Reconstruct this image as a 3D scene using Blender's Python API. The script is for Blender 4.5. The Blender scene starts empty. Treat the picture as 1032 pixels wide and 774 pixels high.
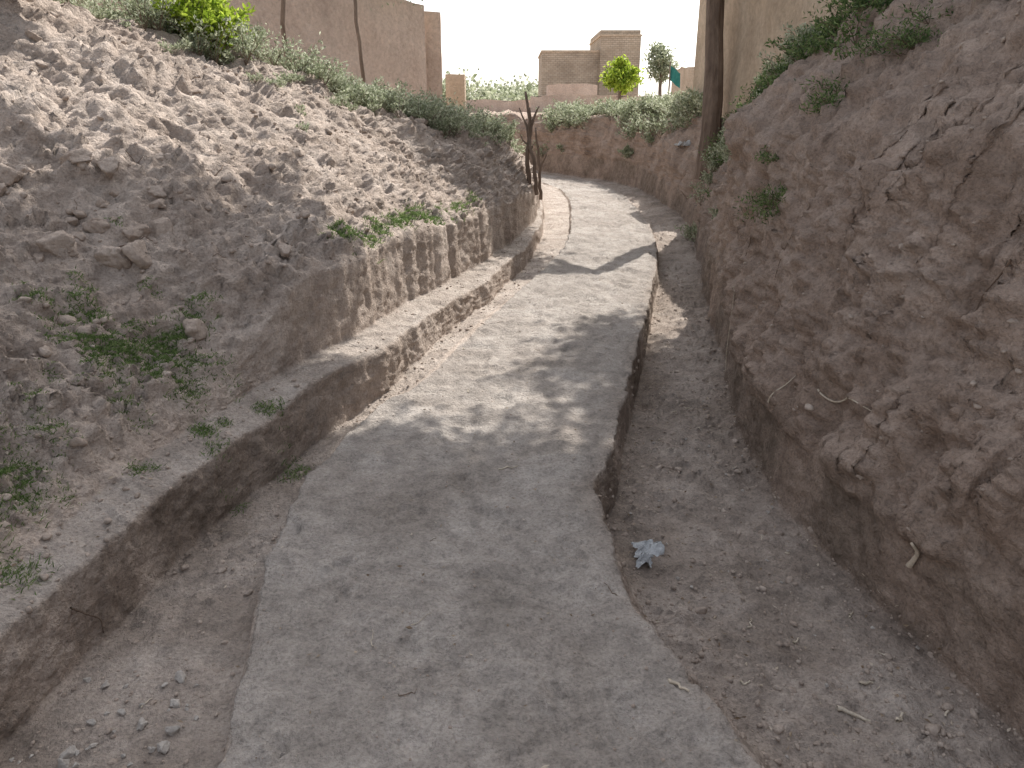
import bpy, math, random
import numpy as np
from mathutils import Vector, Matrix
random.seed(7); rng=np.random.default_rng(7)
scene=bpy.context.scene
R=math.radians
# ---------------------------------------------------------------- noise
def h3(ix,iy,iz,seed):
    h=(ix.astype(np.uint32)*np.uint32(73856093))^(iy.astype(np.uint32)*np.uint32(19349663))^(iz.astype(np.uint32)*np.uint32(83492791))^np.uint32((seed*2654435761)&0xffffffff)
    h=(h^(h>>np.uint32(15)))*np.uint32(2246822519)
    h=(h^(h>>np.uint32(13)))*np.uint32(3266489917)
    h=h^(h>>np.uint32(16))
    return h.astype(np.float64)/4294967295.0
def vn(p,seed=0):
    i=np.floor(p).astype(np.int64); f=p-i; u=f*f*f*(f*(f*6-15)+10)
    r=0
    for a in (0,1):
        for b in (0,1):
            for c in (0,1):
                w=(u[:,0] if a else 1-u[:,0])*(u[:,1] if b else 1-u[:,1])*(u[:,2] if c else 1-u[:,2])
                r=r+w*h3(i[:,0]+a,i[:,1]+b,i[:,2]+c,seed)
    return r*2-1
def fbm(p,octv=4,seed=0,gain=.5):
    s=0;a=1.0;q=p.copy();t=0
    for o in range(octv):
        s=s+a*vn(q,seed+o*17);t+=a;a*=gain;q=q*2.03+11.3
    return s/t
def worley(p,seed=0):
    i=np.floor(p).astype(np.int64); best=np.full(len(p),9.0)
    for a in (-1,0,1):
        for b in (-1,0,1):
            for c in (-1,0,1):
                cx,cy,cz=i[:,0]+a,i[:,1]+b,i[:,2]+c
                dx=cx+h3(cx,cy,cz,seed)-p[:,0];dy=cy+h3(cx,cy,cz,seed+1)-p[:,1];dz=cz+h3(cx,cy,cz,seed+2)-p[:,2]
                best=np.minimum(best,dx*dx+dy*dy+dz*dz)
    return np.sqrt(best)
# ---------------------------------------------------------------- mesh helper
def mesh_obj(name,V,F,mats,smooth=True,matidx=None,attrs=None,parent=None):
    V=np.asarray(V,dtype=np.float32)
    me=bpy.data.meshes.new(name)
    F=np.asarray(F,dtype=np.int32)
    n,k=F.shape
    me.vertices.add(len(V)); me.vertices.foreach_set('co',V.ravel())
    me.loops.add(n*k); me.loops.foreach_set('vertex_index',F.ravel())
    me.polygons.add(n); me.polygons.foreach_set('loop_start',np.arange(0,n*k,k,dtype=np.int32))
    me.polygons.foreach_set('loop_total',np.full(n,k,dtype=np.int32))
    if matidx is not None: me.polygons.foreach_set('material_index',np.asarray(matidx,dtype=np.int32))
    me.polygons.foreach_set('use_smooth',np.full(n,smooth,dtype=bool))
    if attrs:
        for an,arr in attrs.items():
            arr=np.asarray(arr,dtype=np.float32)
            if arr.ndim==1:
                at=me.attributes.new(an,'FLOAT','POINT'); at.data.foreach_set('value',arr)
            else:
                at=me.attributes.new(an,'FLOAT_COLOR','POINT'); at.data.foreach_set('color',arr.ravel())
    me.update(calc_edges=True); me.validate()
    ob=bpy.data.objects.new(name,me); scene.collection.objects.link(ob)
    for m in (mats if isinstance(mats,(list,tuple)) else [mats]): me.materials.append(m)
    if parent: ob.parent=parent
    return ob
class Geo:
    def __init__(s): s.V=[];s.F=[];s.M=[];s.A=[];s.n=0
    def add(s,V,F,m=0,a=None):
        V=np.asarray(V,float);F=np.asarray(F,int)
        if F.shape[1]==3: F=np.hstack([F,F[:,2:3]])
        s.V.append(V);s.F.append(F+s.n);s.M.append(np.full(len(F),m));s.n+=len(V)
        s.A.append(np.full(len(V),.5) if a is None else a)
    def obj(s,name,mats,smooth=True):
        V=np.vstack(s.V);F=np.vstack(s.F);M=np.concatenate(s.M)
        me=bpy.data.meshes.new(name)
        me.from_pydata(V.tolist(),[],[ (list(f) if f[2]!=f[3] else list(f[:3])) for f in F.tolist()])
        me.polygons.foreach_set('material_index',M.astype(np.int32))
        me.polygons.foreach_set('use_smooth',np.full(len(M),smooth,dtype=bool))
        at=me.attributes.new('var','FLOAT','POINT'); at.data.foreach_set('value',np.concatenate(s.A).astype(np.float32))
        me.update()
        ob=bpy.data.objects.new(name,me);scene.collection.objects.link(ob)
        for m in mats: me.materials.append(m)
        return ob
def tube(g,pts,rad,seg=8,m=0,rough=0.0):
    pts=np.asarray(pts,float);n=len(pts);rad=np.broadcast_to(rad,(n,))
    V=[]
    for i in range(n):
        d=pts[min(i+1,n-1)]-pts[max(i-1,0)];d=d/(np.linalg.norm(d)+1e-9)
        a=np.cross(d,[0.31,.9,.2]);a/=np.linalg.norm(a)+1e-9;b=np.cross(d,a)
        for k in range(seg):
            t=2*math.pi*k/seg; r=rad[i]*(1+rough*random.uniform(-1,1))
            V.append(pts[i]+r*(a*math.cos(t)+b*math.sin(t)))
    F=[]
    for i in range(n-1):
        for k in range(seg):
            F.append([i*seg+k,i*seg+(k+1)%seg,(i+1)*seg+(k+1)%seg,(i+1)*seg+k])
    V.append(pts[-1]);c=len(V)-1
    for k in range(seg): F.append([(n-1)*seg+k,(n-1)*seg+(k+1)%seg,c,c])
    g.add(V,F,m)
def leaves(g,C,D,L,W,m=0,fold=.25,var=None):
    C=np.asarray(C,float);n=len(C);D=np.asarray(D,float);D=D/(np.linalg.norm(D,axis=1,keepdims=True)+1e-9)
    L=np.broadcast_to(L,(n,))[:,None];W=np.broadcast_to(W,(n,))[:,None]
    r=rng.normal(size=(n,3));S=np.cross(D,r);S/=np.linalg.norm(S,axis=1,keepdims=True)+1e-9
    N=np.cross(S,D)
    base=C;tip=C+D*L-N*L*.15;mid=C+D*L*.5
    l=mid+S*W*.5+N*W*fold;rr=mid-S*W*.5+N*W*fold
    V=np.stack([base,rr,tip,l],axis=1).reshape(-1,3)
    F=np.arange(n*4).reshape(n,4)
    v=rng.random(n) if var is None else var
    g.add(V,F,m,np.repeat(v,4))
# ---------------------------------------------------------------- materials
def newmat(name):
    m=bpy.data.materials.new(name);m.use_nodes=True;nt=m.node_tree
    for n in list(nt.nodes): nt.nodes.remove(n)
    return m,nt
def math_(nt,op,a,b=None,clamp=False):
    n=nt.nodes.new('ShaderNodeMath');n.operation=op;n.use_clamp=clamp
    for i,x in enumerate((a,b)):
        if x is None: continue
        if isinstance(x,(int,float)): n.inputs[i].default_value=x
        else: nt.links.new(x,n.inputs[i])
    return n.outputs[0]
def mix_(nt,fac,a,b,bt='MIX'):
    n=nt.nodes.new('ShaderNodeMix');n.data_type='RGBA';n.blend_type=bt
    for idx,x in ((0,fac),(6,a),(7,b)):
        if isinstance(x,(int,float)): n.inputs[idx].default_value=x
        elif isinstance(x,tuple): n.inputs[idx].default_value=(*x,1) if len(x)==3 else x
        else: nt.links.new(x,n.inputs[idx])
    return n.outputs[2]
def noise_(nt,vec,scale,detail=6,rough=.6,dist=0):
    n=nt.nodes.new('ShaderNodeTexNoise');n.inputs['Scale'].default_value=scale;n.inputs['Detail'].default_value=detail
    n.inputs['Roughness'].default_value=rough;n.inputs['Distortion'].default_value=dist
    nt.links.new(vec,n.inputs['Vector']);return n.outputs['Fac']
def ramp_(nt,fac,stops):
    n=nt.nodes.new('ShaderNodeValToRGB');e=n.color_ramp.elements
    while len(e)<len(stops): e.new(.5)
    for i,(p,c) in enumerate(stops):
        e[i].position=p;e[i].color=(*c,1) if isinstance(c,tuple) else (c,c,c,1)
    nt.links.new(fac,n.inputs[0]);return n.outputs[0]
def scalevec(nt,vec,s):
    n=nt.nodes.new('ShaderNodeVectorMath');n.operation='MULTIPLY';n.inputs[1].default_value=s
    nt.links.new(vec,n.inputs[0]);return n.outputs[0]
def finish(nt,col,rough=.95,height=None,dist=.01,strength=1,spec=.15):
    b=nt.nodes.new('ShaderNodeBsdfPrincipled');b.inputs['Roughness'].default_value=rough
    b.inputs['Specular IOR Level'].default_value=spec
    if isinstance(col,tuple): b.inputs['Base Color'].default_value=(*col,1)
    else: nt.links.new(col,b.inputs['Base Color'])
    if height is not None:
        bm=nt.nodes.new('ShaderNodeBump');bm.inputs['Distance'].default_value=dist;bm.inputs['Strength'].default_value=strength
        nt.links.new(height,bm.inputs['Height']);nt.links.new(bm.outputs[0],b.inputs['Normal'])
    o=nt.nodes.new('ShaderNodeOutputMaterial');nt.links.new(b.outputs[0],o.inputs[0]);return b
def soil_material():
    m,nt=newmat('soil')
    P=nt.nodes.new('ShaderNodeNewGeometry').outputs['Position']
    at=nt.nodes.new('ShaderNodeAttribute');at.attribute_name='zone'
    sp=nt.nodes.new('ShaderNodeSeparateColor');nt.links.new(at.outputs['Color'],sp.inputs[0])
    path,damp,wall=sp.outputs[0],sp.outputs[1],sp.outputs[2]
    n4=noise_(nt,P,2.6,5,.62,.5);n2=noise_(nt,P,11,4,.65);n3=noise_(nt,P,75,3,.7)
    bank=ramp_(nt,n4,[(.3,(.365,.292,.242)),(.5,(.470,.388,.328)),(.72,(.565,.48,.415))])
    pathc=ramp_(nt,n4,[(.3,(.300,.264,.232)),(.5,(.385,.342,.304)),(.7,(.47,.424,.382))])
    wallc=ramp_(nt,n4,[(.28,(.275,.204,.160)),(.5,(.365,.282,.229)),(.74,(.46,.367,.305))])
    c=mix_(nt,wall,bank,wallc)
    c=mix_(nt,path,c,pathc)
    c=mix_(nt,damp,c,ramp_(nt,n2,[(.3,(.160,.124,.097)),(.7,(.26,.207,.166))]))
    c=mix_(nt,1.0,c,ramp_(nt,n2,[(.25,.70),(.5,1.0),(.75,1.18)]),'MULTIPLY')
    c=mix_(nt,1.0,c,ramp_(nt,n3,[(.25,.62),(.5,1.0),(.78,1.24)]),'MULTIPLY')
    hs=math_(nt,'ADD',noise_(nt,P,26,5,.7),math_(nt,'MULTIPLY',n3,.4))
    finish(nt,c,.97,hs,.028,1.0,.1)
    return m
def simple_noise_mat(name,stops,scale=8,bs=40,dist=.01,rough=.9,stretch=(1,1,1),spec=.2):
    m,nt=newmat(name);P=nt.nodes.new('ShaderNodeNewGeometry').outputs['Position']
    P=scalevec(nt,P,stretch)
    n=noise_(nt,P,scale,4,.65,.4);c=ramp_(nt,n,stops)
    n2=noise_(nt,P,bs,3,.65)
    c=mix_(nt,1.0,c,ramp_(nt,n2,[(.3,.8),(.7,1.15)]),'MULTIPLY')
    finish(nt,c,rough,n2,dist,1,spec);return m
def mud_plaster(name,a,b,c3):
    m,nt=newmat(name);P=nt.nodes.new('ShaderNodeNewGeometry').outputs['Position']
    n=noise_(nt,P,1.1,6,.6,.5);c=ramp_(nt,n,[(.3,a),(.5,b),(.72,c3)])
    st=noise_(nt,scalevec(nt,P,(1.3,1.3,.6)),1.6,4,.6)
    c=mix_(nt,1.0,c,ramp_(nt,st,[(.3,.88),(.6,1.04)]),'MULTIPLY')
    n2=noise_(nt,P,14,5,.7);c=mix_(nt,1.0,c,ramp_(nt,n2,[(.3,.8),(.7,1.14)]),'MULTIPLY')
    finish(nt,c,.95,n2,.05,1,.1);return m
def leaf_mat(name,dark,mid,light,trans=.35):
    m,nt=newmat(name)
    at=nt.nodes.new('ShaderNodeAttribute');at.attribute_name='var'
    c=ramp_(nt,at.outputs['Fac'],[(.05,dark),(.5,mid),(.95,light)])
    b=nt.nodes.new('ShaderNodeBsdfPrincipled');b.inputs['Roughness'].default_value=.6;b.inputs['Specular IOR Level'].default_value=.25
    nt.links.new(c,b.inputs['Base Color'])
    t=nt.nodes.new('ShaderNodeBsdfTranslucent');nt.links.new(c,t.inputs[0])
    mx=nt.nodes.new('ShaderNodeMixShader');mx.inputs[0].default_value=trans
    nt.links.new(b.outputs[0],mx.inputs[1]);nt.links.new(t.outputs[0],mx.inputs[2])
    o=nt.nodes.new('ShaderNodeOutputMaterial');nt.links.new(mx.outputs[0],o.inputs[0]);return m
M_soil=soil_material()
M_clod=simple_noise_mat('clod_soil',[(.3,(.325,.26,.213)),(.55,(.42,.347,.292)),(.75,(.51,.434,.375))],5,70,.008,.97,(1,1,1),.05)
M_peb=simple_noise_mat('pebble_stone',[(.3,(.33,.30,.27)),(.6,(.45,.41,.37)),(.8,(.53,.49,.45))],7,120,.003,.9)
M_rock=simple_noise_mat('boulder_earth',[(.3,(.33,.24,.165)),(.5,(.46,.35,.255)),(.72,(.56,.45,.345))],2.2,22,.04)
M_bark=simple_noise_mat('bark',[(.3,(.11,.078,.06)),(.6,(.21,.155,.12)),(.8,(.29,.22,.175))],8,30,.03,.9,(1,1,.25))
M_dead=simple_noise_mat('dead_wood',[(.3,(.13,.09,.065)),(.6,(.23,.17,.13)),(.8,(.34,.27,.21))],10,60,.006,.85,(1,1,.3))
M_twig=simple_noise_mat('pale_twig',[(.3,(.45,.38,.29)),(.7,(.68,.60,.49))],20,90,.002,.8)
M_cloth=simple_noise_mat('rag_cloth',[(.3,(.38,.39,.40)),(.7,(.66,.67,.67))],14,200,.003,.85)
M_mudA=mud_plaster('mud_plaster_pink',(.48,.37,.30),(.57,.45,.37),(.64,.52,.435))
M_mudB=mud_plaster('mud_plaster_tan',(.47,.365,.265),(.57,.45,.335),(.64,.52,.40))
M_dark=simple_noise_mat('painted_recess_shade',[(.3,(.02,.017,.015)),(.7,(.05,.04,.033))])  # near-black colour stands in for the shade inside a window opening
M_sage=leaf_mat('sage_leaves',(.18,.21,.12),(.35,.38,.25),(.52,.54,.41),.45)
M_green=leaf_mat('green_leaves',(.045,.08,.028),(.11,.17,.055),(.21,.28,.11))
M_lime=leaf_mat('lime_leaves',(.16,.25,.02),(.34,.44,.05),(.50,.60,.10),.5)
M_tree=leaf_mat('tree_leaves',(.03,.05,.018),(.06,.10,.03),(.12,.16,.05))
M_grass=leaf_mat('grass_blades',(.07,.12,.03),(.14,.22,.065),(.27,.32,.14))
M_dry=leaf_mat('dry_litter',(.2,.14,.09),(.4,.31,.22),(.6,.52,.42),.1)
# ---------------------------------------------------------------- terrain loft
def st(Y,*xz): return [(a[0],Y,a[1]) if len(a)==2 else a for a in xz]
rows=[]
def row(Y,pl,inner,pr,c0=None,c18=None):
    r=[c0 or (-300,Y,1.6)]+[pl]+st(Y,*inner)+[pr]+[c18 or (300,Y,1.6)]
    rows.append(r)
near=[(-6.2,2.7),(-4.6,2.45),(-3.05,1.3),(-1.75,.3),(-1.68,.24),(-1.5,.15),(-1.47,-.16),(-.74,-.12),(-.72,0),(.75,0),(.92,-.22),(1.75,-.25),(1.78,.16),(2.3,1.4),(3.2,3.1)]
row(-60,(-14,-60,2.8),near,(16,-60,3.1))
row(-3,(-14,-3,2.8),near,(16,-3,3.1))
row(-.5,(-14,-.5,2.8),near,(16,-.5,3.1))
row(1.5,(-14,1.5,2.8),[(-6.2,2.7),(-4.6,2.45),(-3.1,1.3),(-1.72,.27),(-1.66,.22),(-1.51,.15),(-1.48,-.15),(-.79,-.12),(-.77,0),(.63,0),(.80,-.22),(1.66,-.25),(1.68,.14),(2.16,1.4),(3.2,3.1)],(16,1.5,3.1))
row(2.2,(-14,2.2,2.8),[(-6.2,2.7),(-4.5,2.45),(-3.05,1.32),(-1.66,.28),(-1.60,.22),(-1.44,.16),(-1.42,-.13),(-.92,-.10),(-.90,0),(.40,0),(.53,-.22),(1.50,-.25),(1.52,.14),(2.0,1.4),(3.15,3.1)],(16,2.2,3.1))
row(2.9,(-14,2.9,2.8),[(-6.2,2.7),(-4.4,2.45),(-2.95,1.35),(-1.53,.30),(-1.48,.24),(-1.28,.18),(-1.26,-.11),(-.96,-.08),(-.94,0),(.37,0),(.44,-.22),(1.38,-.25),(1.40,.14),(1.86,1.4),(3.1,3.05)],(16,2.9,3.1))
row(3.4,(-14,3.4,2.8),[(-6.1,2.7),(-4.3,2.45),(-2.8,1.38),(-1.42,.38),(-1.37,.25),(-1.12,.20),(-1.10,-.09),(-.91,-.06),(-.88,0),(.52,0),(.55,-.24),(1.35,-.25),(1.37,.14),(1.80,1.4),(3.05,3.0)],(16,3.4,3.0))
row(3.9,(-14,3.9,2.8),[(-6.1,2.7),(-4.2,2.43),(-2.7,1.46),(-1.24,.62),(-1.21,.26),(-.93,.24),(-.91,-.06),(-.78,-.04),(-.75,0),(.63,0),(.66,-.25),(1.36,-.24),(1.38,.14),(1.78,1.4),(3.02,2.95)],(16,3.9,3.0))
row(4.3,(-14,4.3,2.8),[(-6,2.7),(-4.0,2.42),(-2.5,1.52),(-1.07,.72),(-1.05,.26),(-.77,.25),(-.75,-.02),(-.62,-.02),(-.57,.01),(.72,0),(.75,-.26),(1.39,-.22),(1.41,.14),(1.78,1.4),(3.0,2.9)],(16,4.3,3.0))
row(5.6,(-14,5.6,2.8),[(-5.8,2.7),(-3.3,2.35),(-1.85,1.52),(-.77,.72),(-.75,.22),(-.48,.20),(-.46,-.01),(-.32,0),(-.22,.02),(1.03,0),(1.06,-.25),(1.66,-.20),(1.68,.2),(1.82,1.45),(2.9,2.7)],(16,5.6,2.9))
row(6.6,(-14,6.6,2.7),[(-5,2.5),(-2.7,2.12),(-1.45,1.40),(-.45,.66),(-.43,.20),(-.19,.18),(-.17,-.01),(0,0),(.05,.03),(1.26,0),(1.29,-.22),(1.82,-.18),(1.84,.3),(1.92,1.45),(2.8,2.4)],(16,6.6,2.6))
row(9.1,(-14,9.1,2.4),[(-3.2,2.0),(-.95,1.42),(-.4,1.05),(.08,.60),(.10,.16),(.27,.14),(.28,-.06),(.64,-.05),(.66,.04),(1.78,0),(1.81,-.18),(2.3,-.12),(2.34,.25),(2.55,.95),(2.95,1.65)],(16,9.1,2.0))
row(11.5,(-14,11.5,2.2),[(-3,1.85),(-.25,1.2),(.05,.95),(.38,.5),(.40,.12),(.46,.10),(.48,-.05),(.88,-.04),(.90,.04),(2.05,0),(2.08,-.12),(2.7,-.05),(2.74,.3),(2.85,.85),(3.1,1.5)],(16,11.5,1.6))
row(14.5,(-14,14.5,2.0),[(-2.8,1.7),(-.2,1.1),(.1,.8),(.45,.35),(.47,.1),(.52,.08),(.56,-.02),(1.05,-.02),(1.08,.03),(2.2,0),(2.23,-.05),(2.75,0),(2.8,.4),(2.9,.95),(3.15,1.45)],(16,14.5,1.5))
S1=[(-2.8,15.9,1.6),(-.5,16.3,1.1),(-.1,16.5,.75),(.27,16.7,.33),(.30,16.72,.1),(.36,16.75,.07),(.40,16.8,0),(.78,17,0),(.82,17.02,.02),(2.02,17.4,0),(2.06,17.45,-.03),(2.45,17.7,0),(2.5,17.75,.5),(2.6,17.85,1.0),(2.75,18.0,1.4)]
S2=[(-2.9,17.7,1.5),(-1.2,18.3,1.15),(-.8,18.5,.75),(-.35,18.7,.3),(-.32,18.72,.1),(-.28,18.75,.05),(-.25,18.78,0),(.05,18.95,0),(.08,18.97,.02),(1.1,19.5,0),(1.13,19.55,-.02),(1.4,19.7,0),(1.45,19.75,.5),(1.52,19.8,1.05),(1.7,19.95,1.4)]
S3=[(-5.2,22,1.5),(-3.6,22.8,1.15),(-3.2,23,.7),(-2.9,23.2,.3),(-2.85,23.22,.1),(-2.8,23.25,.05),(-2.75,23.3,0),(-2.5,23.45,0),(-2.47,23.47,.02),(-1.4,24.1,0),(-1.37,24.13,-.02),(-1.1,24.3,0),(-1.05,24.33,.5),(-.95,24.4,1.05),(-.8,24.6,1.4)]
row(0,(-14.5,16.2,1.8),S1,(18,30,1.4),(-300,17,1.6),(300,200,1.4))
row(0,(-15,18,1.6),S2,(14,45,1.4),(-300,19,1.6),(200,500,1.4))
row(0,(-16,22,1.5),S3,(4,50,1.4),(-300,23,1.6),(50,600,1.4))
row(0,(-24,30,1.5),[(x-8,y+8,z) for x,y,z in S3],(-10,90,1.4),(-300,31,1.6),(-100,600,1.4))
row(0,(-100,100,1.5),[(x-80,y+80,z) for x,y,z in S3],(-90,200,1.4),(-300,104,1.5),(-300,600,1.4))
T=np.array(rows,float)
par=np.array([-60,-3,-.5,1.5,2.2,2.9,3.4,3.9,4.3,5.6,6.6,9.1,11.5,14.5,17.2,19.5,24.5,36,140],float)
def hermite(T,par,q):
    m=np.zeros_like(T)
    d=(T[1:]-T[:-1])/(par[1:]-par[:-1])[:,None,None]
    m[1:-1]=.5*(d[1:]+d[:-1]);m[0]=d[0];m[-1]=d[-1]
    for i in range(1,len(T)-1):
        bad=(d[i-1]*d[i]<=0);m[i][bad]=0
        lim=3*np.minimum(np.abs(d[i-1]),np.abs(d[i]));m[i]=np.clip(m[i],-lim,lim)
    k=np.clip(np.searchsorted(par,q,side='right')-1,0,len(par)-2)
    h=(par[k+1]-par[k]);t=((q-par[k])/h)[:,None,None];h=h[:,None,None]
    return (2*t**3-3*t**2+1)*T[k]+(t**3-2*t**2+t)*h*m[k]+(-2*t**3+3*t**2)*T[k+1]+(t**3-t**2)*h*m[k+1]
q=[-60,-40,-25,-15,-9,-6,-4,-3];y=-3
while y<.9: y+=.06;q.append(y)
while y<25: y+=max(.0050*max(y,1),.0075);q.append(y)
while y<140: y*=1.06;q.append(y)
q=np.array(q);q[-1]=140
C=hermite(T,par,q)
nr=len(q)
def n1(qq,f,seed): 
    p=np.stack([qq*f,np.full_like(qq,seed*3.7),np.full_like(qq,seed*1.3)],1);return fbm(p,6,seed,.68)
shared={5:(101,.08),6:(101,.07),7:(103,.05),8:(103,.05),9:(105,.03),10:(105,.035),11:(107,.03),12:(107,.03),13:(109,.07),14:(109,.07)}
for c,(s_,a) in shared.items(): C[:,c,0]+=a*n1(q,1.9,s_)
for c,a in {5:.02,7:.012,11:.015,12:.015,14:.02,3:.25,4:.15,15:.12,16:.18}.items(): C[:,c,0]+=a*n1(q,3.1 if c in(5,7,11,12,14) else 1.6,c)
for c,a in {2:.1,3:.12,4:.06,5:.07,6:.02,7:.04,8:.02,9:.01,10:.008,11:.012,12:.03,13:.03,14:.07,15:.16,16:.14}.items(): C[:,c,2]+=a*n1(q,1.6,c+40)
seg=[5,22,36,105,105,28,16,28,30,9,125,24,52,30,105,85,30,5]
colp=[]
for s,nn in enumerate(seg):
    for t in np.linspace(0,1,nn,endpoint=False): colp.append(s+t)
colp.append(18.0);colp=np.array(colp);nc=len(colp)
k=np.minimum(colp.astype(int),17);f=(colp-k)[None,:,None]
G=C[:,k,:]*(1-f)+C[:,k+1,:]*f
G[:,1:-1]=.25*G[:,:-2]+.5*G[:,1:-1]+.25*G[:,2:]
def normals(G):
    du=np.gradient(G,axis=1);dv=np.gradient(G,axis=0)
    n=np.cross(du,dv);return n/(np.linalg.norm(n,axis=2,keepdims=True)+1e-12)
def wgt(a,b,soft=.35):
    return np.clip((colp-a)/soft+.5,0,1)*np.clip((b-colp)/soft+.5,0,1)
Wleft=wgt(0.5,4.97,.08);Wcut=wgt(5,6,.15);Wbench=wgt(6,7,.15);Wkerb=wgt(7,8,.2);WchL=wgt(8,9.3,.2)
Wpath=wgt(9.8,11.05,.2);Wpedge=wgt(11,12,.2);WchR=wgt(12,13,.2);Wbas=wgt(13,14,.2);Wright=wgt(14.0,16.3,.15)
Nn=normals(G)
for it in range(4): Nn[:,1:-1]=(Nn[:,:-2]+2*Nn[:,1:-1]+Nn[:,2:])/4
P=G.reshape(-1,3)
fade=np.clip((60-np.abs(P[:,1]))/30,0,1)*np.clip((25-np.abs(P[:,0]))/10,0,1)
def col(w): return np.broadcast_to(w[None,:],(nr,nc)).reshape(-1)
f1=fbm(P*1.1,4,1);f2=fbm(P*4.5,4,5,.55);f3=fbm(P*17,4,9,.6)
wp=np.stack([f2,f3,f1],1)
w1=worley(P*5.5+wp*1.2,31);w2=worley(P*14.0+wp*1.7,35);w3=worley(P*34.0+wp*2.2,37)
cl=np.clip((.52-w1)*3,0,1);c2=np.clip((.52-w2)*2.8,0,1);c3=np.clip((.52-w3)*2.6,0,1)
chunk=np.clip(vn(P*1.6+5,77)*1.2+.3,0,1);chunk2=np.clip(vn(P*3.1+9,79)*1.4+.45,0,1)
d=np.zeros(len(P))
d+=col(Wleft)*(.11*f1+.085*f2+.042*f3+.065*cl*chunk+.042*c2*chunk2+.018*c3)
d+=col(Wcut+Wkerb)*(.016*f2+.014*f3+.010*c2*chunk2+.005*c3)
d+=col(Wbench)*(.010*f2+.010*f3+.014*c2*chunk+.006*c3)
d+=col(WchL)*(.016*f2+.012*f3+.018*c2*chunk+.007*c3)
rutn=fbm(P*np.array([7,2.2,0])+3,4,44)
d+=col(Wpath)*(.018*f1+.022*f2+.015*f3+.016*rutn+.007*c3*chunk2)
d+=col(Wpedge)*(.015*f2+.016*f3+.010*c2*chunk2)
d+=col(WchR)*(.03*f2+.020*f3+.024*c2*chunk2+.009*c3)
d+=col(Wbas)*(.02*f2+.014*f3+.006*c2)
pv=P*np.array([3.2,3.2,.9]);gul=fbm(pv,4,55,.6)
pv2=P*np.array([11,11,2.0]);gul2=fbm(pv2,3,57,.6)
led=fbm(P*np.array([1.4,1.4,6]),4,58,.6)
d+=col(Wright)*(.15*f1+.12*gul+.035*gul2+.05*led+.07*f2+.036*f3+.035*cl*chunk+.024*c2*chunk2+.013*c3)
fp=worley(P*np.array([4.2,2.6,0])+wp*.3,91)
d-=col(Wpath)*.020*np.clip((.34-fp)/.09,0,1)*np.clip(vn(P*2.3,93)+.6,0,1)
fp2=worley(P*np.array([9,6,0])+wp*.8,95)
d-=col(Wpath)*.010*np.clip((.4-fp2)/.14,0,1)*chunk2
P2=P+Nn.reshape(-1,3)*(d*fade)[:,None]
GG=P2.reshape(nr,nc,3)
idx=np.arange(nr*nc).reshape(nr,nc)
F=np.stack([idx[:-1,:-1],idx[:-1,1:],idx[1:,1:],idx[1:,:-1]],axis=-1).reshape(-1,4)
zone=np.zeros((len(P),4),np.float32);zone[:,3]=1
zone[:,0]=np.clip(col(Wpath)+.6*col(Wbench)+.45*col(WchL)+.35*col(WchR),0,1)
dampn=np.clip(.55+fbm(P*2.2,3,61)*1.3,0,1)
nearf=np.clip((5.5-P[:,1])/2.5,0,1)
zone[:,1]=np.clip(.8*col(Wkerb)*dampn*nearf+.6*col(WchR)*dampn+.5*col(WchL)*dampn*nearf+.85*col(Wbas)*np.clip(dampn+.2,0,1)+.8*col(Wpedge)*dampn+.45*col(Wleft)*dampn*np.clip(1.2-P[:,2],0,1)*nearf+.25*col(Wpath)*np.clip(fbm(P*1.7+4,4,63)*2.2-.1,0,1),0,1)
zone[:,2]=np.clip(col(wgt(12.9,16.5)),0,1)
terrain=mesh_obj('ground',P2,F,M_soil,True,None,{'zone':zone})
bpy.context.view_layer.update()
def gz(x,y,dz=0):
    ok,loc,nm,i=terrain.ray_cast(Vector((x,y,60)),Vector((0,0,-1)))
    return Vector((x,y,(loc.z if ok else 1.4)+dz))
def wallhit(y,z,sgn=1,x0=1.15):
    ok,loc,nm,i=terrain.ray_cast(Vector((x0,y,z)),Vector((sgn,0,0)))
    return (loc,nm) if ok else (Vector((2,y,z)),Vector((-1,0,0)))
# ---------------------------------------------------------------- clods & pebbles
import bmesh
def ico_tpl(sub,seed,amp=.35,facet=False):
    bm=bmesh.new();bmesh.ops.create_icosphere(bm,subdivisions=sub,radius=1)
    V=np.array([v.co[:] for v in bm.verts]);Fc=np.array([[v.index for v in f.verts] for f in bm.faces]);bm.free()
    if facet:
        rr=np.random.default_rng(seed);U=V.copy();r=np.full(len(V),1.25)
        for j in range(11):
            n=rr.normal(size=3);n/=np.linalg.norm(n);dd=rr.uniform(.5,.95);c=U@n
            r=np.where(c>1e-3,np.minimum(r,dd/np.maximum(c,1e-3)),r)
        V=U*r[:,None];V=V*(1+.16*fbm(V*2.4+seed,3,seed)+.09*fbm(V*7+seed,2,seed+1))[:,None];V*=np.array([1,.85,.7])
        return V,Fc
    n=fbm(V*1.1+seed*5.1,3,seed);w=worley(V*1.3+seed*2.2,seed)
    V=V*(1+amp*n+amp*.6*(w-.5))[:,None];V*=np.array([1,.8+.1*(seed%3),.62])
    return V,Fc
tpl1=[ico_tpl(2,s,.3,True) for s in range(8)];tplS=[ico_tpl(1,s,.4) for s in range(6)];tpl2=[ico_tpl(4,s+10,.3,True) for s in range(10)]
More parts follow.
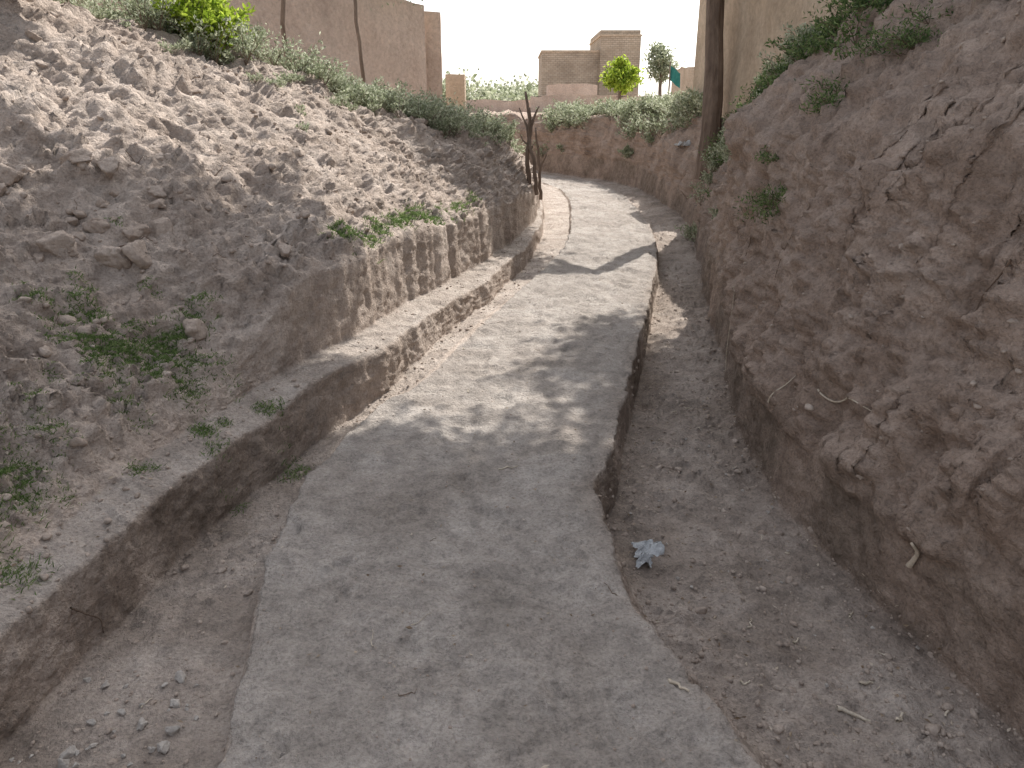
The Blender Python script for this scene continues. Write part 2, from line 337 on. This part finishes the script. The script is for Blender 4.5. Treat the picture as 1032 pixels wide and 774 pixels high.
def scatter(name,pts,sizes,mat,tpl,sink=.25,smooth=True):
    Vs=[];Fs=[];n0=0
    for p,s in zip(pts,sizes):
        V,Fc=tpl[random.randrange(len(tpl))]
        if tpl is tpl1 and s<.012: V,Fc=tplS[random.randrange(6)]
        a=random.random()*6.28;ca,sa=math.cos(a),math.sin(a)
        b=random.uniform(-.8,.8);cb,sb=math.cos(b),math.sin(b)
        Rm=np.array([[ca,-sa,0],[sa,ca,0],[0,0,1]])@np.array([[1,0,0],[0,cb,-sb],[0,sb,cb]])
        W=V@Rm.T*s+np.array(p)+np.array([0,0,s*sink])
        Vs.append(W);Fs.append(Fc+n0);n0+=len(W)
    return mesh_obj(name,np.vstack(Vs),np.vstack(Fs),mat,smooth)
def sample(ca,cb,y0,y1,n):
    rsel=np.where((q>y0)&(q<y1))[0];csel=np.where((colp>=ca)&(colp<=cb))[0]
    return GG[rng.choice(rsel,n),rng.choice(csel,n)]
def psize(n,lo,hi,a=2.2):
    u=rng.random(n);return lo*(1-u*(1-(lo/hi)**a))**(-1/a)
spec=[(3,5.0,.5,14,4200,.006,.045),(6,7,.8,9,420,.004,.02),(8,9,.8,9,700,.004,.022),(12,13.1,.8,12,2800,.004,.032),(10,11,.9,16,700,.0025,.008),(14,16,1,10,700,.006,.03),(11.2,12.2,.9,9,300,.005,.025)]
pts=np.vstack([sample(a,b,c,e,n) for a,b,c,e,n,lo,hi in spec]);sz=np.concatenate([psize(n,lo,hi,2.1) for a,b,c,e,n,lo,hi in spec])
scatter('dirt_clods',pts,sz,M_clod,tpl1,.1)
pp=[];ss=[]
for i in range(34):
    x=random.gauss(-2.15,.3);y=random.gauss(3.8,.2);pp.append(gz(x,y)[:]);ss.append(random.choice([.03,.04,.05,.06,.085]))
for i in range(30):
    x=random.uniform(-3.6,-1.1);y=random.uniform(4.2,8);pp.append(gz(x,y)[:]);ss.append(random.uniform(.02,.05))
for i in range(24):
    y=random.uniform(8.0,10);x=-.95+(y-9.1)*.35+random.gauss(0,.12);pp.append(gz(x,y)[:]);ss.append(random.uniform(.05,.13))
scatter('earth_clods',pp,ss,M_clod,tpl2,-.1)
pp=[];ss=[]
for i in range(34):
    x=random.gauss(-1.15,.13);y=random.gauss(1.7,.12);pp.append(gz(x,y)[:]);ss.append(random.choice([.006,.008,.01,.014,.022]))
for i in range(50):
    p=sample(12,13,1.3,6,1)[0];pp.append(p);ss.append(random.uniform(.004,.010))
scatter('pebbles',pp,ss,M_peb,tpl2)
def boulder(name,pos,scale,seed):
    V,Fc=ico_tpl(6,seed,.3,True)
    f=fbm(V*5,4,seed+9);w=worley(V*2.6,seed+3)
    V=V*(1+.06*f-.14*np.clip(.5-w,0,1))[:,None]*np.array(scale)+np.array(pos)
    return mesh_obj(name,V,Fc,M_rock,True)
b0=gz(-3.45,5.3);boulder('boulder',(b0.x,b0.y,b0.z+.12),(.62,.5,.42),3)
b0=gz(-4.2,5.9);boulder('boulder',(b0.x,b0.y,b0.z+.2),(.7,.6,.55),5)
# ---------------------------------------------------------------- plants
def shrub(name,spots,mat,h=.4,r=.3,stems=14,lps=26,ll=.03,lw=.012,stemr=.003,up=.8,dirbias=(0,0,0)):
    g=Geo();Cs=[];Ds=[]
    for (p,sc) in spots:
        p=np.array(p)
        for s_ in range(stems):
            a=random.random()*6.28;rr=r*sc*random.uniform(.3,1)
            e=p+np.array([math.cos(a)*rr,math.sin(a)*rr,h*sc*random.uniform(.45,1)*up])+np.array(dirbias)*sc
            mid=(p+e)/2+np.array([0,0,h*sc*.18])+rng.normal(size=3)*.02*sc
            t=np.linspace(0,1,5)[:,None];pts=(1-t)**2*p+2*t*(1-t)*mid+t*t*e
            tube(g,pts,np.linspace(stemr,stemr*.4,5)*max(sc,.6),3,1)
            tt=(rng.random(lps)**.7*.9+.1)[:,None]
            L=(1-tt)**2*p+2*tt*(1-tt)*mid+tt*tt*e
            Cs.append(L+rng.normal(size=L.shape)*.018*sc);Ds.append(rng.normal(size=L.shape)+np.array([math.cos(a)*.6,math.sin(a)*.6,.7]))
    Cs=np.vstack(Cs);Ds=np.vstack(Ds);n=len(Cs)
    leaves(g,Cs,Ds,ll*rng.uniform(.6,1.3,n),lw*rng.uniform(.6,1.3,n),0)
    return g.obj(name,[mat,M_dead],False)
def grass(name,spots,mat=M_grass,h=.04,n=90,r=.09,w=.0018):
    g=Geo();V=[];F=[];A=[];c=0
    for (p,sc) in spots:
        for i in range(n):
            a=random.random()*6.28;rr=r*sc*math.sqrt(random.random())*random.uniform(.5,1.2)
            b=np.array(gz(p[0]+math.cos(a)*rr,p[1]+math.sin(a)*rr,-.003))
            hh=h*sc*random.uniform(.4,1.3);ln=np.array([random.gauss(0,.6),random.gauss(0,.6),1.0]);ln/=np.linalg.norm(ln)
            sd=np.cross(ln,[random.gauss(0,1),random.gauss(0,1),.1]);sd/=np.linalg.norm(sd)
            dr=np.array([ln[0],ln[1],-.3])*hh*.5
            V+=[b-sd*w,b+sd*w,b+ln*hh*.55+sd*w*.8,b+ln*hh*.55-sd*w*.8,b+ln*hh+dr]
            F+=[[c,c+1,c+2,c+3],[c+3,c+2,c+4,c+4]];A+=[random.random()]*5;c+=5
    g.add(np.array(V),np.array(F),0,np.array(A))
    return g.obj(name,[mat],False)
def S(x,y,sc=1): return (gz(x,y,-.01)[:],sc)
random.seed(11)
sp=[((random.gauss(-1.72,.2),random.gauss(3.25,.17)),random.uniform(.5,1.1)) for i in range(60)]
grass('grass_patch',sp,h=.03,n=170,w=.0022)
sp=[((random.gauss(-1.8,.09),random.gauss(2.25,.22)),random.uniform(.6,1.1)) for i in range(34)]
grass('grass_patch',sp,h=.03,n=150,w=.0018)
sp=[]
for i in range(60):
    yy=random.uniform(4.6,7.4);xx=np.interp(yy,[4.3,5.6,6.6,9.1],[-1.1,-.8,-.47,.06])-random.uniform(.02,.14);sp.append(((xx,yy),random.uniform(.4,.9)))
grass('grass_patch',sp,h=.055,n=80,w=.003)
sp=[((random.uniform(-2.0,-1.45),random.uniform(2.5,3.0)),random.uniform(.3,.6)) for i in range(10)]
grass('grass_patch',sp,h=.03,n=80)
crx=lambda yy: np.interp(yy,[5.6,6.6,9.1,11.5,14.5],[-3.3,-2.7,-1.0,-.3,-.2])
sp=[]
for i in range(270):
    yy=random.uniform(6.4,12.5);sp.append(S(crx(yy)+.38-abs(random.gauss(0,.75)),yy,random.uniform(.4,1.25)))
shrub('weeds',sp,M_sage,h=.38,r=.28,stems=8,lps=20,ll=.04,lw=.018)
sp=[S(random.uniform(-4.6,-1.5),random.uniform(5.9,8.2),random.uniform(.3,.7)) for i in range(80)]
shrub('weeds',sp,M_sage,h=.2,r=.22,stems=7,lps=14,ll=.028,lw=.012)
sp=[S(-2.62+random.gauss(0,.15),6.95+random.gauss(0,.14),random.uniform(.85,1.25)) for i in range(8)]
shrub('bush',sp,M_lime,h=.52,r=.26,stems=16,lps=36,ll=.055,lw=.03)
sp=[S(-3.3,4.75,.7)]
shrub('weeds',sp,M_lime,h=.2,r=.2,stems=8,lps=10,ll=.06,lw=.02)
sp=[]
for i in range(190):
    t=random.random();x=np.interp(t,[0,.35,.7,1],[3.1,3.0,2.5,.9]);yy=np.interp(t,[0,.35,.7,1],[12.8,15,18.1,20.8])
    sp.append(S(x+random.uniform(-.15,.7),yy+random.uniform(-.05,.9),random.uniform(.6,1.5)))
shrub('weeds',sp,M_sage,h=.42,r=.36,stems=8,lps=20,ll=.07,lw=.032)
sp=[]
for i in range(110):
    yy=random.uniform(4.8,10.3);cx=np.interp(yy,[5.6,6.6,9.1,11.5],[2.72,2.66,2.82,3.0]);sp.append(S(cx+random.gauss(-.08,.17),yy,random.uniform(.5,1.25)))
shrub('weeds',sp,M_green,h=.28,r=.26,stems=9,lps=20,ll=.042,lw=.015)
sp=[S(2.68+random.gauss(0,.13),random.uniform(7.0,10.4),random.uniform(.6,1.2)) for i in range(70)]
shrub('weeds',sp,M_sage,h=.34,r=.24,stems=9,lps=20,ll=.04,lw=.018)
def wshrub(name,yy,zz,mat,sc,n=3,h=.2,r=.2,ll=.035,lw=.008):
    sp=[]
    for i in range(n):
        l,nn=wallhit(yy+random.gauss(0,.09),zz+random.gauss(0,.06));sp.append((l[:],sc*random.uniform(.7,1.1)))
    return shrub(name,sp,mat,h=h,r=r,stems=9,lps=16,ll=ll,lw=lw,up=.45,stemr=.002,dirbias=(-.08,-.03,-.04))
wshrub('weeds',4.95,1.0,M_green,1.0,7,.22,.24)
wshrub('weeds',5.3,1.35,M_green,.7,4)
wshrub('weeds',4.5,1.95,M_green,1.1,7,.25,.25)
wshrub('weeds',4.0,2.15,M_green,1.1,7,.25,.25)
wshrub('weeds',4.75,1.6,M_green,.9,5)
wshrub('weeds',7.0,1.2,M_sage,.8,3)
# ---------------------------------------------------------------- trees
def tree(name,base,top,crown,cr,nl,mat,tr=.14,ll=.12,lw=.06,limbs=9,clumps=26,cs=.31):
    g=Geo();b=np.array(base,float);t=np.array(top,float)
    n=10;pts=[b+(t-b)*i/(n-1)+np.array([math.sin(i*.9)*.02,math.cos(i*1.3)*.02,0])*(i>0) for i in range(n)]
    pts[0]=b-np.array([0,0,.25]);rad=np.linspace(tr*1.15,tr*.75,n);rad[0]*=1.2
    tube(g,pts,rad,12,1,.07)
    c=np.array(crown,float);cc=[]
    for k in range(clumps):
        v=rng.normal(size=3);v/=np.linalg.norm(v);v*=rng.random()**.4
        cc.append(c+v*np.array(cr)*.85)
    for k in range(limbs):
        e=cc[k];m=(t+e)/2+rng.normal(size=3)*.2
        s=np.linspace(0,1,7)[:,None];pp=(1-s)**2*t+2*s*(1-s)*m+s*s*e
        tube(g,pp,np.linspace(tr*.6,tr*.1,7),7,1,.05)
        for j in range(3):
            s0=pp[3+j%3];e2=cc[random.randrange(clumps)]
            e2=s0+(e2-s0)*min(1,1.3/np.linalg.norm(e2-s0));tube(g,[s0,(s0+e2)/2+rng.normal(size=3)*.08,e2],[tr*.2,tr*.12,tr*.05],5,1)
    per=nl//clumps;Cs=[]
    for e in cc:
        rad_=np.mean(cr)*rng.uniform(.7,1.3)*cs;Cs.append(e+rng.normal(size=(per,3))*rad_*np.array([.6,.6,.42]))
    Cs=np.vstack(Cs);m=len(Cs);D=rng.normal(size=(m,3))+np.array([0,0,-.5])
    leaves(g,Cs,D,ll*rng.uniform(.6,1.3,m),lw*rng.uniform(.6,1.3,m),0)
    return g.obj(name,[mat,M_bark],False)
tree('mulberry_tree',gz(2.85,11.2)[:],(2.75,11.3,4.6),(1.45,13.3,5.9),(1.6,1.4,.8),9000,M_tree,.13,.14,.08,clumps=34)
tree('mulberry_tree',gz(4.3,5.6)[:],(3.5,6.4,5.0),(1.3,7.45,6.6),(2.15,1.75,.9),27000,M_tree,.22,.15,.085,clumps=64,cs=.27)
tree('mulberry_tree',gz(5.2,4.3)[:],(5.0,5.4,5.0),(4.2,7.5,6.9),(2.0,2.4,1.1),20000,M_tree,.2,.15,.085,clumps=50)
tree('mulberry_tree',gz(6.6,12.7)[:],(6.0,12.0,5.6),(4.7,10.4,7.0),(1.9,1.6,1.0),14000,M_tree,.22,.15,.085,clumps=40,cs=.26)
tree('mulberry_tree',gz(-3.6,15.5)[:],(-3.4,15.4,4.3),(-2.3,15.6,4.3),(1.5,1.0,.9),5000,M_sage,.1,.07,.03,clumps=30)
tree('poplar_tree',gz(4.9,36)[:],(4.9,36,2.8),(4.9,36,3.0),(.75,.75,.8),2600,M_lime,.08,.18,.1,clumps=24)
tree('poplar_tree',gz(8.2,44)[:],(8.2,44,3.8),(8.2,44,4.0),(.8,.8,1.3),1800,M_sage,.1,.22,.1,clumps=24)
g=Geo()
for i in range(26):
    x=random.uniform(-9,3);yv=random.uniform(60,85);c=np.array([x,yv,random.uniform(1.4,3.0)])
    Cs=c+rng.normal(size=(220,3))*np.array([.9,.9,.6]);leaves(g,Cs,rng.normal(size=(220,3)),.4,.25,0)
g.obj('distant_trees',[M_sage],False)
# ---------------------------------------------------------------- buildings
def mud_block(g,corners,z0,z1,m=0,amp=.04,res=.12,topj=.05,seed=0):
    cs=[np.array(c,float) for c in corners];n=len(cs)
    for i in range(n):
        a,b=cs[i],cs[(i+1)%n];L=np.linalg.norm(b-a);nu=max(2,min(90,int(L/res)));nv=max(2,min(60,int((z1-z0)/res)))
        U,Vv=np.meshgrid(np.linspace(0,1,nu+1),np.linspace(0,1,nv+1));U=U.ravel();Vv=Vv.ravel()
        xy=a[None]*(1-U)[:,None]+b[None]*U[:,None];z=z0+(z1-z0)*Vv
        p=np.column_stack([xy,z]);nr_=np.array([(b-a)[1],-(b-a)[0],0]);nr_/=np.linalg.norm(nr_)
        dd=fbm(p*1.2,4,seed)*amp*np.sin(np.pi*np.clip(U,0,1))**.3
        p=p+nr_*dd[:,None];p[:,2]+=Vv**6*fbm(np.column_stack([xy*1.5,xy[:,0]*0]),3,seed+5)*topj
        ii=np.arange((nu+1)*(nv+1)).reshape(nv+1,nu+1)
        F=np.stack([ii[:-1,:-1],ii[:-1,1:],ii[1:,1:],ii[1:,:-1]],-1).reshape(-1,4)
        g.add(p,F,m)
    V=[[*c,z1-.03] for c in cs]
    if n==4: g.add(V,[[0,1,2,3]],m)
def box(g,x0,x1,y0,y1,z0,z1,m=0):
    V=[[x,y,z] for z in (z0,z1) for (x,y) in ((x0,y0),(x1,y0),(x1,y1),(x0,y1))]
    g.add(V,[[3,2,1,0],[4,5,6,7],[0,1,5,4],[1,2,6,5],[2,3,7,6],[3,0,4,7]],m)
g=Geo();A=np.array([-1.75,16.4]);B=np.array([-6.4,10.8]);dn=np.array([-.77,.64])
mud_block(g,[B,A,A+dn*5,B+dn*5],1.0,3.55,0,.07,.12,.08,1)
mud_block(g,[A+np.array([-.03,.35]),A+np.array([.28,.42]),A+np.array([.2,1.2]),A+np.array([-.2,1.2])],1.0,3.45,0,.03,.12,.05,2)
g.obj('mud_house',[M_mudA])
g=Geo();mud_block(g,[(-1.75,21.0),(-1.25,21.0),(-1.25,21.6),(-1.75,21.6)],1.0,2.45,0,.03,.12,.06,3)
g.obj('mud_pillar',[M_mudB])
g=Geo();mud_block(g,[(-5,40),(1.2,40),(1.2,40.5),(-5,40.5)],1.0,2.0,0,.05,.25,.1,4)
g.obj('mud_wall',[M_mudA])
g=Geo();mud_block(g,[(3.05,11.9),(3.4,7.0),(8,7.0),(8,11.9)],.9,3.45,0,.09,.12,.05,6)
g.obj('mud_house',[M_mudB])
g=Geo()
mud_block(g,[(3.45,15.2),(3.5,14.2),(6.5,14.2),(6.5,15.2)],1.0,3.7,0,.05,.12,.08,7)
g.obj('mud_house',[M_mudB])
def brickmat():
    m,nt=newmat('mud_brick');P=nt.nodes.new('ShaderNodeNewGeometry').outputs['Position']
    s=nt.nodes.new('ShaderNodeSeparateXYZ');nt.links.new(P,s.inputs[0])
    cb=nt.nodes.new('ShaderNodeCombineXYZ');nt.links.new(math_(nt,'ADD',s.outputs[0],s.outputs[1]),cb.inputs[0]);nt.links.new(s.outputs[2],cb.inputs[1])
    b=nt.nodes.new('ShaderNodeTexBrick');nt.links.new(cb.outputs[0],b.inputs['Vector'])
    b.inputs['Scale'].default_value=1;b.inputs['Brick Width'].default_value=.26;b.inputs['Row Height'].default_value=.11;b.inputs['Mortar Size'].default_value=.014
    b.inputs['Color1'].default_value=(.43,.345,.26,1);b.inputs['Color2'].default_value=(.52,.43,.335,1);b.inputs['Mortar'].default_value=(.33,.265,.205,1)
    n=noise_(nt,P,1.1,6,.6);c=mix_(nt,1.0,b.outputs['Color'],ramp_(nt,n,[(.3,.75),(.7,1.15)]),'MULTIPLY')
    finish(nt,c,.95,b.outputs['Fac'],.02,.6,.1);return m
M_brick=brickmat()
g=Geo()
box(g,1.75,5.1,47,53,.5,4.7,0);box(g,5.1,7.4,46.6,53,.5,5.5,0)
box(g,1.7,5.095,46.95,53.1,4.7,4.8,1);box(g,5.05,7.45,46.55,53.1,5.5,5.6,1)
box(g,5.1,7.4,46.9,53.0,5.6,5.85,0)
box(g,5.9,6.5,46.57,46.7,3.4,4.2,2)  # solid dark box on the wall face; the window's inner shade is its colour
g.obj('brick_house',[M_brick,M_mudB,M_dark],False)
g=Geo();mud_block(g,[(.9,38),(6.4,38),(6.4,38.6),(.9,38.6)],.9,2.2,0,.05,.25,.12,9)
mud_block(g,[(1.9,42),(4.5,42),(4.5,44),(1.9,44)],.9,2.8,0,.05,.25,.1,10)
g.obj('mud_wall',[M_mudA])
g=Geo();mud_block(g,[(6.6,30),(9.5,30),(9.5,33),(6.6,33)],.9,3.1,0,.05,.25,.1,11)
g.obj('mud_house',[M_mudB])
def pole(name,x,yv,h,r=.035,lean=(0,0)):
    g=Geo();b=gz(x,yv);n=9
    tube(g,[(x+lean[0]*i/n+random.gauss(0,.012),yv+lean[1]*i/n+random.gauss(0,.012),b.z-.15+h*i/n) for i in range(n+1)],np.linspace(r,r*.75,n+1),9,0,.06)
    return g.obj(name,[M_dead])
pole('wooden_post',-3.05,10.9,2.6,.035,(.03,0))
pole('wooden_post',-2.15,11.6,2.2,.03,(-.08,0))
def branch(name,pts,r0,forks):
    g=Geo();pts=np.array(pts,float);n=len(pts)
    t=np.linspace(0,n-1,n*4);P_=np.stack([np.interp(t,range(n),pts[:,k]) for k in range(3)],1)+rng.normal(size=(n*4,3))*.008
    tube(g,P_,np.linspace(r0,r0*.45,len(P_)),8,0,.12)
    for (i,v,l) in forks:
        s=P_[i];v=np.array(v,float)
        tube(g,[s,s+v*l*.4+rng.normal(size=3)*.015,s+v*l*.75+rng.normal(size=3)*.02,s+v*l],[r0*.6,r0*.5,r0*.35,r0*.2],6,0,.1)
    return g.obj(name,[M_dead])
z0=gz(.22,10.4).z
branch('dead_branch',[(.24,10.4,z0-.1),(.2,10.4,z0+.35),(.26,10.42,z0+.7),(.17,10.4,z0+1.15)],.036,[(8,(-.3,0,.9),.45),(10,(.35,0,.85),.3),(5,(.4,.1,.7),.2)])
branch('dead_branch',[(.33,10.3,z0-.15),(.3,10.3,z0+.25),(.22,10.33,z0+.6),(.24,10.3,z0+.95)],.03,[(7,(-.5,0,.8),.3),(10,(.3,0,.9),.2)])
branch('dead_branch',[(.40,10.6,z0-.25),(.38,10.6,z0+.2),(.32,10.6,z0+.7)],.026,[(5,(.3,0,.9),.25)])
def twig(name,x,yv,L,a,r=.004,mat=M_twig):
    g=Geo();n=7;pts=[]
    for i in range(n):
        t=i/(n-1)-.5;xx=x+math.cos(a)*L*t+random.gauss(0,.004);yy=yv+math.sin(a)*L*t+random.gauss(0,.004)
        pts.append(gz(xx,yy,r*.9)[:])
    zz=[p[2] for p in pts];zz=np.convolve(np.pad(zz,1,'edge'),[.25,.5,.25],'valid')
    tube(g,[(p[0],p[1],max(z,p[2])) for p,z in zip(pts,zz)],np.linspace(r,r*.5,n),6,0,.15)
    return g.obj(name,[mat])
twig('twig',.49,1.73,.075,-.9,.006);twig('twig',1.10,1.86,.1,-.5,.008);twig('twig',1.24,1.84,.05,.7,.007);twig('twig',1.2,2.0,.05,.2,.006)
twig('twig',-.02,3.15,.09,.2,.004);twig('twig',.9,2.3,.06,1.2,.004);twig('twig',-.3,1.7,.06,.4,.002,M_dead);twig('twig',.35,2.2,.07,2.2,.002,M_dead)
for i in range(16):
    p=sample(8,13,1.4,6,1)[0];twig('twig',p[0],p[1],random.uniform(.03,.08),random.random()*3,random.uniform(.0015,.003),random.choice([M_twig,M_dead]))
for i in range(14):
    p=sample(12.1,12.9,1.4,4.5,1)[0];twig('twig',p[0],p[1],random.uniform(.02,.05),random.random()*3,random.uniform(.003,.005),M_twig)
for i in range(18):
    p=sample(3,5,2,6,1)[0];twig('twig',p[0],p[1],random.uniform(.06,.16),random.random()*3,random.uniform(.002,.004),M_dead)
def root(name,yz,r=.006,mat=M_twig,sgn=1,x0=1.15):
    g=Geo();pts=[]
    n=len(yz);t=np.linspace(0,n-1,n*4);Y=np.interp(t,range(n),[a[0] for a in yz]);Z=np.interp(t,range(n),[a[1] for a in yz])
    for a,b in zip(Y,Z):
        l,nn=wallhit(a,b,sgn,x0);pts.append((l+nn*r*.6)[:])
    pts=np.array(pts)
    for it in range(3): pts[1:-1]=.25*pts[:-2]+.5*pts[1:-1]+.25*pts[2:]
    pts[:,0]-=.006*sgn
    tube(g,pts,np.linspace(r,r*.4,len(pts)),6,0,.15);return g.obj(name,[mat])
root('root',[(3.2,.38),(3.1,.35),(2.98,.44),(2.88,.46),(2.8,.43)],.005)
root('root',[(3.5,.2),(3.47,.28),(3.5,.36)],.005)
root('root',[(2.33,.02),(2.3,.08),(2.29,.14)],.012)
root('root',[(5.4,.9),(5.3,.75),(5.35,.6)],.007,M_dead)
root('root',[(4.2,1.2),(4.1,.95),(4.15,.7)],.005,M_dead)
root('root',[(2.6,1.1),(2.75,.95),(2.7,.8)],.004,M_dead)
root('root',[(2.0,.08),(2.04,.03),(2.1,-.04),(2.09,-.09)],.004,M_bark,-1,-1.2)
Cs=np.vstack([sample(8,13.2,1.2,9,300),sample(12,13.2,1.2,7,450),sample(3,7,1.4,8,200)])
g=Geo();D=rng.normal(size=(len(Cs),3))*np.array([1,1,.15]);leaves(g,Cs+np.array([0,0,.006]),D,rng.uniform(.008,.028,len(Cs)),rng.uniform(.004,.012,len(Cs)),0,.1)
g.obj('leaf_litter',[M_dry],False)
def rag(name,c,sx,sy,seed,h=.05,mat=M_cloth):
    n=34;u,v=np.meshgrid(np.linspace(-1,1,n),np.linspace(-1,1,n));u=u.ravel();v=v.ravel()
    p=np.column_stack([u,v,np.zeros_like(u)]);w=fbm(p*1.6+seed,3,seed);w2=fbm(p*1.6+seed+9,3,seed+2)
    ed=1+.35*fbm(p*2+seed,2,seed+4)
    X=c[0]+(u*ed+w*.45)*sx;Y=c[1]+(v*ed+w2*.45)*sy
    Z=c[2]+.006+np.abs(w+.3)*h*np.clip(1.25-(u*u+v*v)*.6,0.1,1)+.3*h*np.abs(fbm(p*5+seed,2,seed+7))
    ii=np.arange(n*n).reshape(n,n);F=np.stack([ii[:-1,:-1],ii[:-1,1:],ii[1:,1:],ii[1:,:-1]],-1).reshape(-1,4)
    return mesh_obj(name,np.column_stack([X,Y,Z]),F,mat,True)
rag('crumpled_rag',gz(.60,2.78)[:],.055,.05,3);
rag('crumpled_rag',gz(.56,2.68)[:],.03,.04,8,.04)
l,nn=wallhit(13.2,1.0);rag('crumpled_rag',(l.x-.05,l.y,l.z),.12,.1,5,.15)
M_teal=simple_noise_mat('teal_cloth',[(.3,(.03,.16,.14)),(.7,(.06,.26,.22))],5,60,.005)
g=Geo();tube(g,[(5.7,29,1.2),(5.72,29,2.4),(5.7,29,3.2)],[.03,.028,.02],8,0)
u,v=np.meshgrid(np.linspace(0,1,12),np.linspace(0,1,10));ii=np.arange(120).reshape(10,12)
g.add(np.column_stack([5.7+u.ravel()*.4,29+.06*np.sin(u.ravel()*9+v.ravel()*2),3.1-v.ravel()*.5-u.ravel()*.3]),np.stack([ii[:-1,:-1],ii[:-1,1:],ii[1:,1:],ii[1:,:-1]],-1).reshape(-1,4),1)
g.obj('cloth_flag',[M_dead,M_teal])
# ---------------------------------------------------------------- light, sky, camera
az=R(63);el=R(47)
Sv=Vector((math.cos(el)*math.cos(az),math.cos(el)*math.sin(az),math.sin(el)))
sl=bpy.data.lights.new('sun','SUN');sl.energy=6.5;sl.angle=R(.5);sl.color=(1,.965,.91)
so=bpy.data.objects.new('sun',sl);scene.collection.objects.link(so);so.rotation_euler=Sv.to_track_quat('Z','Y').to_euler();so.location=(10,15,20)
w=bpy.data.worlds.new('World');scene.world=w;w.use_nodes=True;nt=w.node_tree
sk=nt.nodes.new('ShaderNodeTexSky');sk.sky_type='NISHITA';sk.sun_disc=False;sk.sun_elevation=el;sk.sun_rotation=R(27)
sk.dust_density=2.5;sk.air_density=1.0;sk.altitude=0
hs=nt.nodes.new('ShaderNodeHueSaturation');hs.inputs['Saturation'].default_value=.34;hs.inputs['Value'].default_value=1.0
nt.links.new(sk.outputs[0],hs.inputs['Color']);nt.links.new(hs.outputs[0],nt.nodes['Background'].inputs[0]);nt.nodes['Background'].inputs[1].default_value=.27
cam=bpy.data.cameras.new('camera');co=bpy.data.objects.new('camera',cam);scene.collection.objects.link(co)
cam.sensor_width=36;cam.lens=26;cam.clip_start=.05;cam.clip_end=1500
co.location=(0,0,1.6);co.rotation_euler=(R(90-20.4),0,0);scene.camera=co
scene.view_settings.view_transform='Standard';scene.view_settings.look='None';scene.view_settings.exposure=0
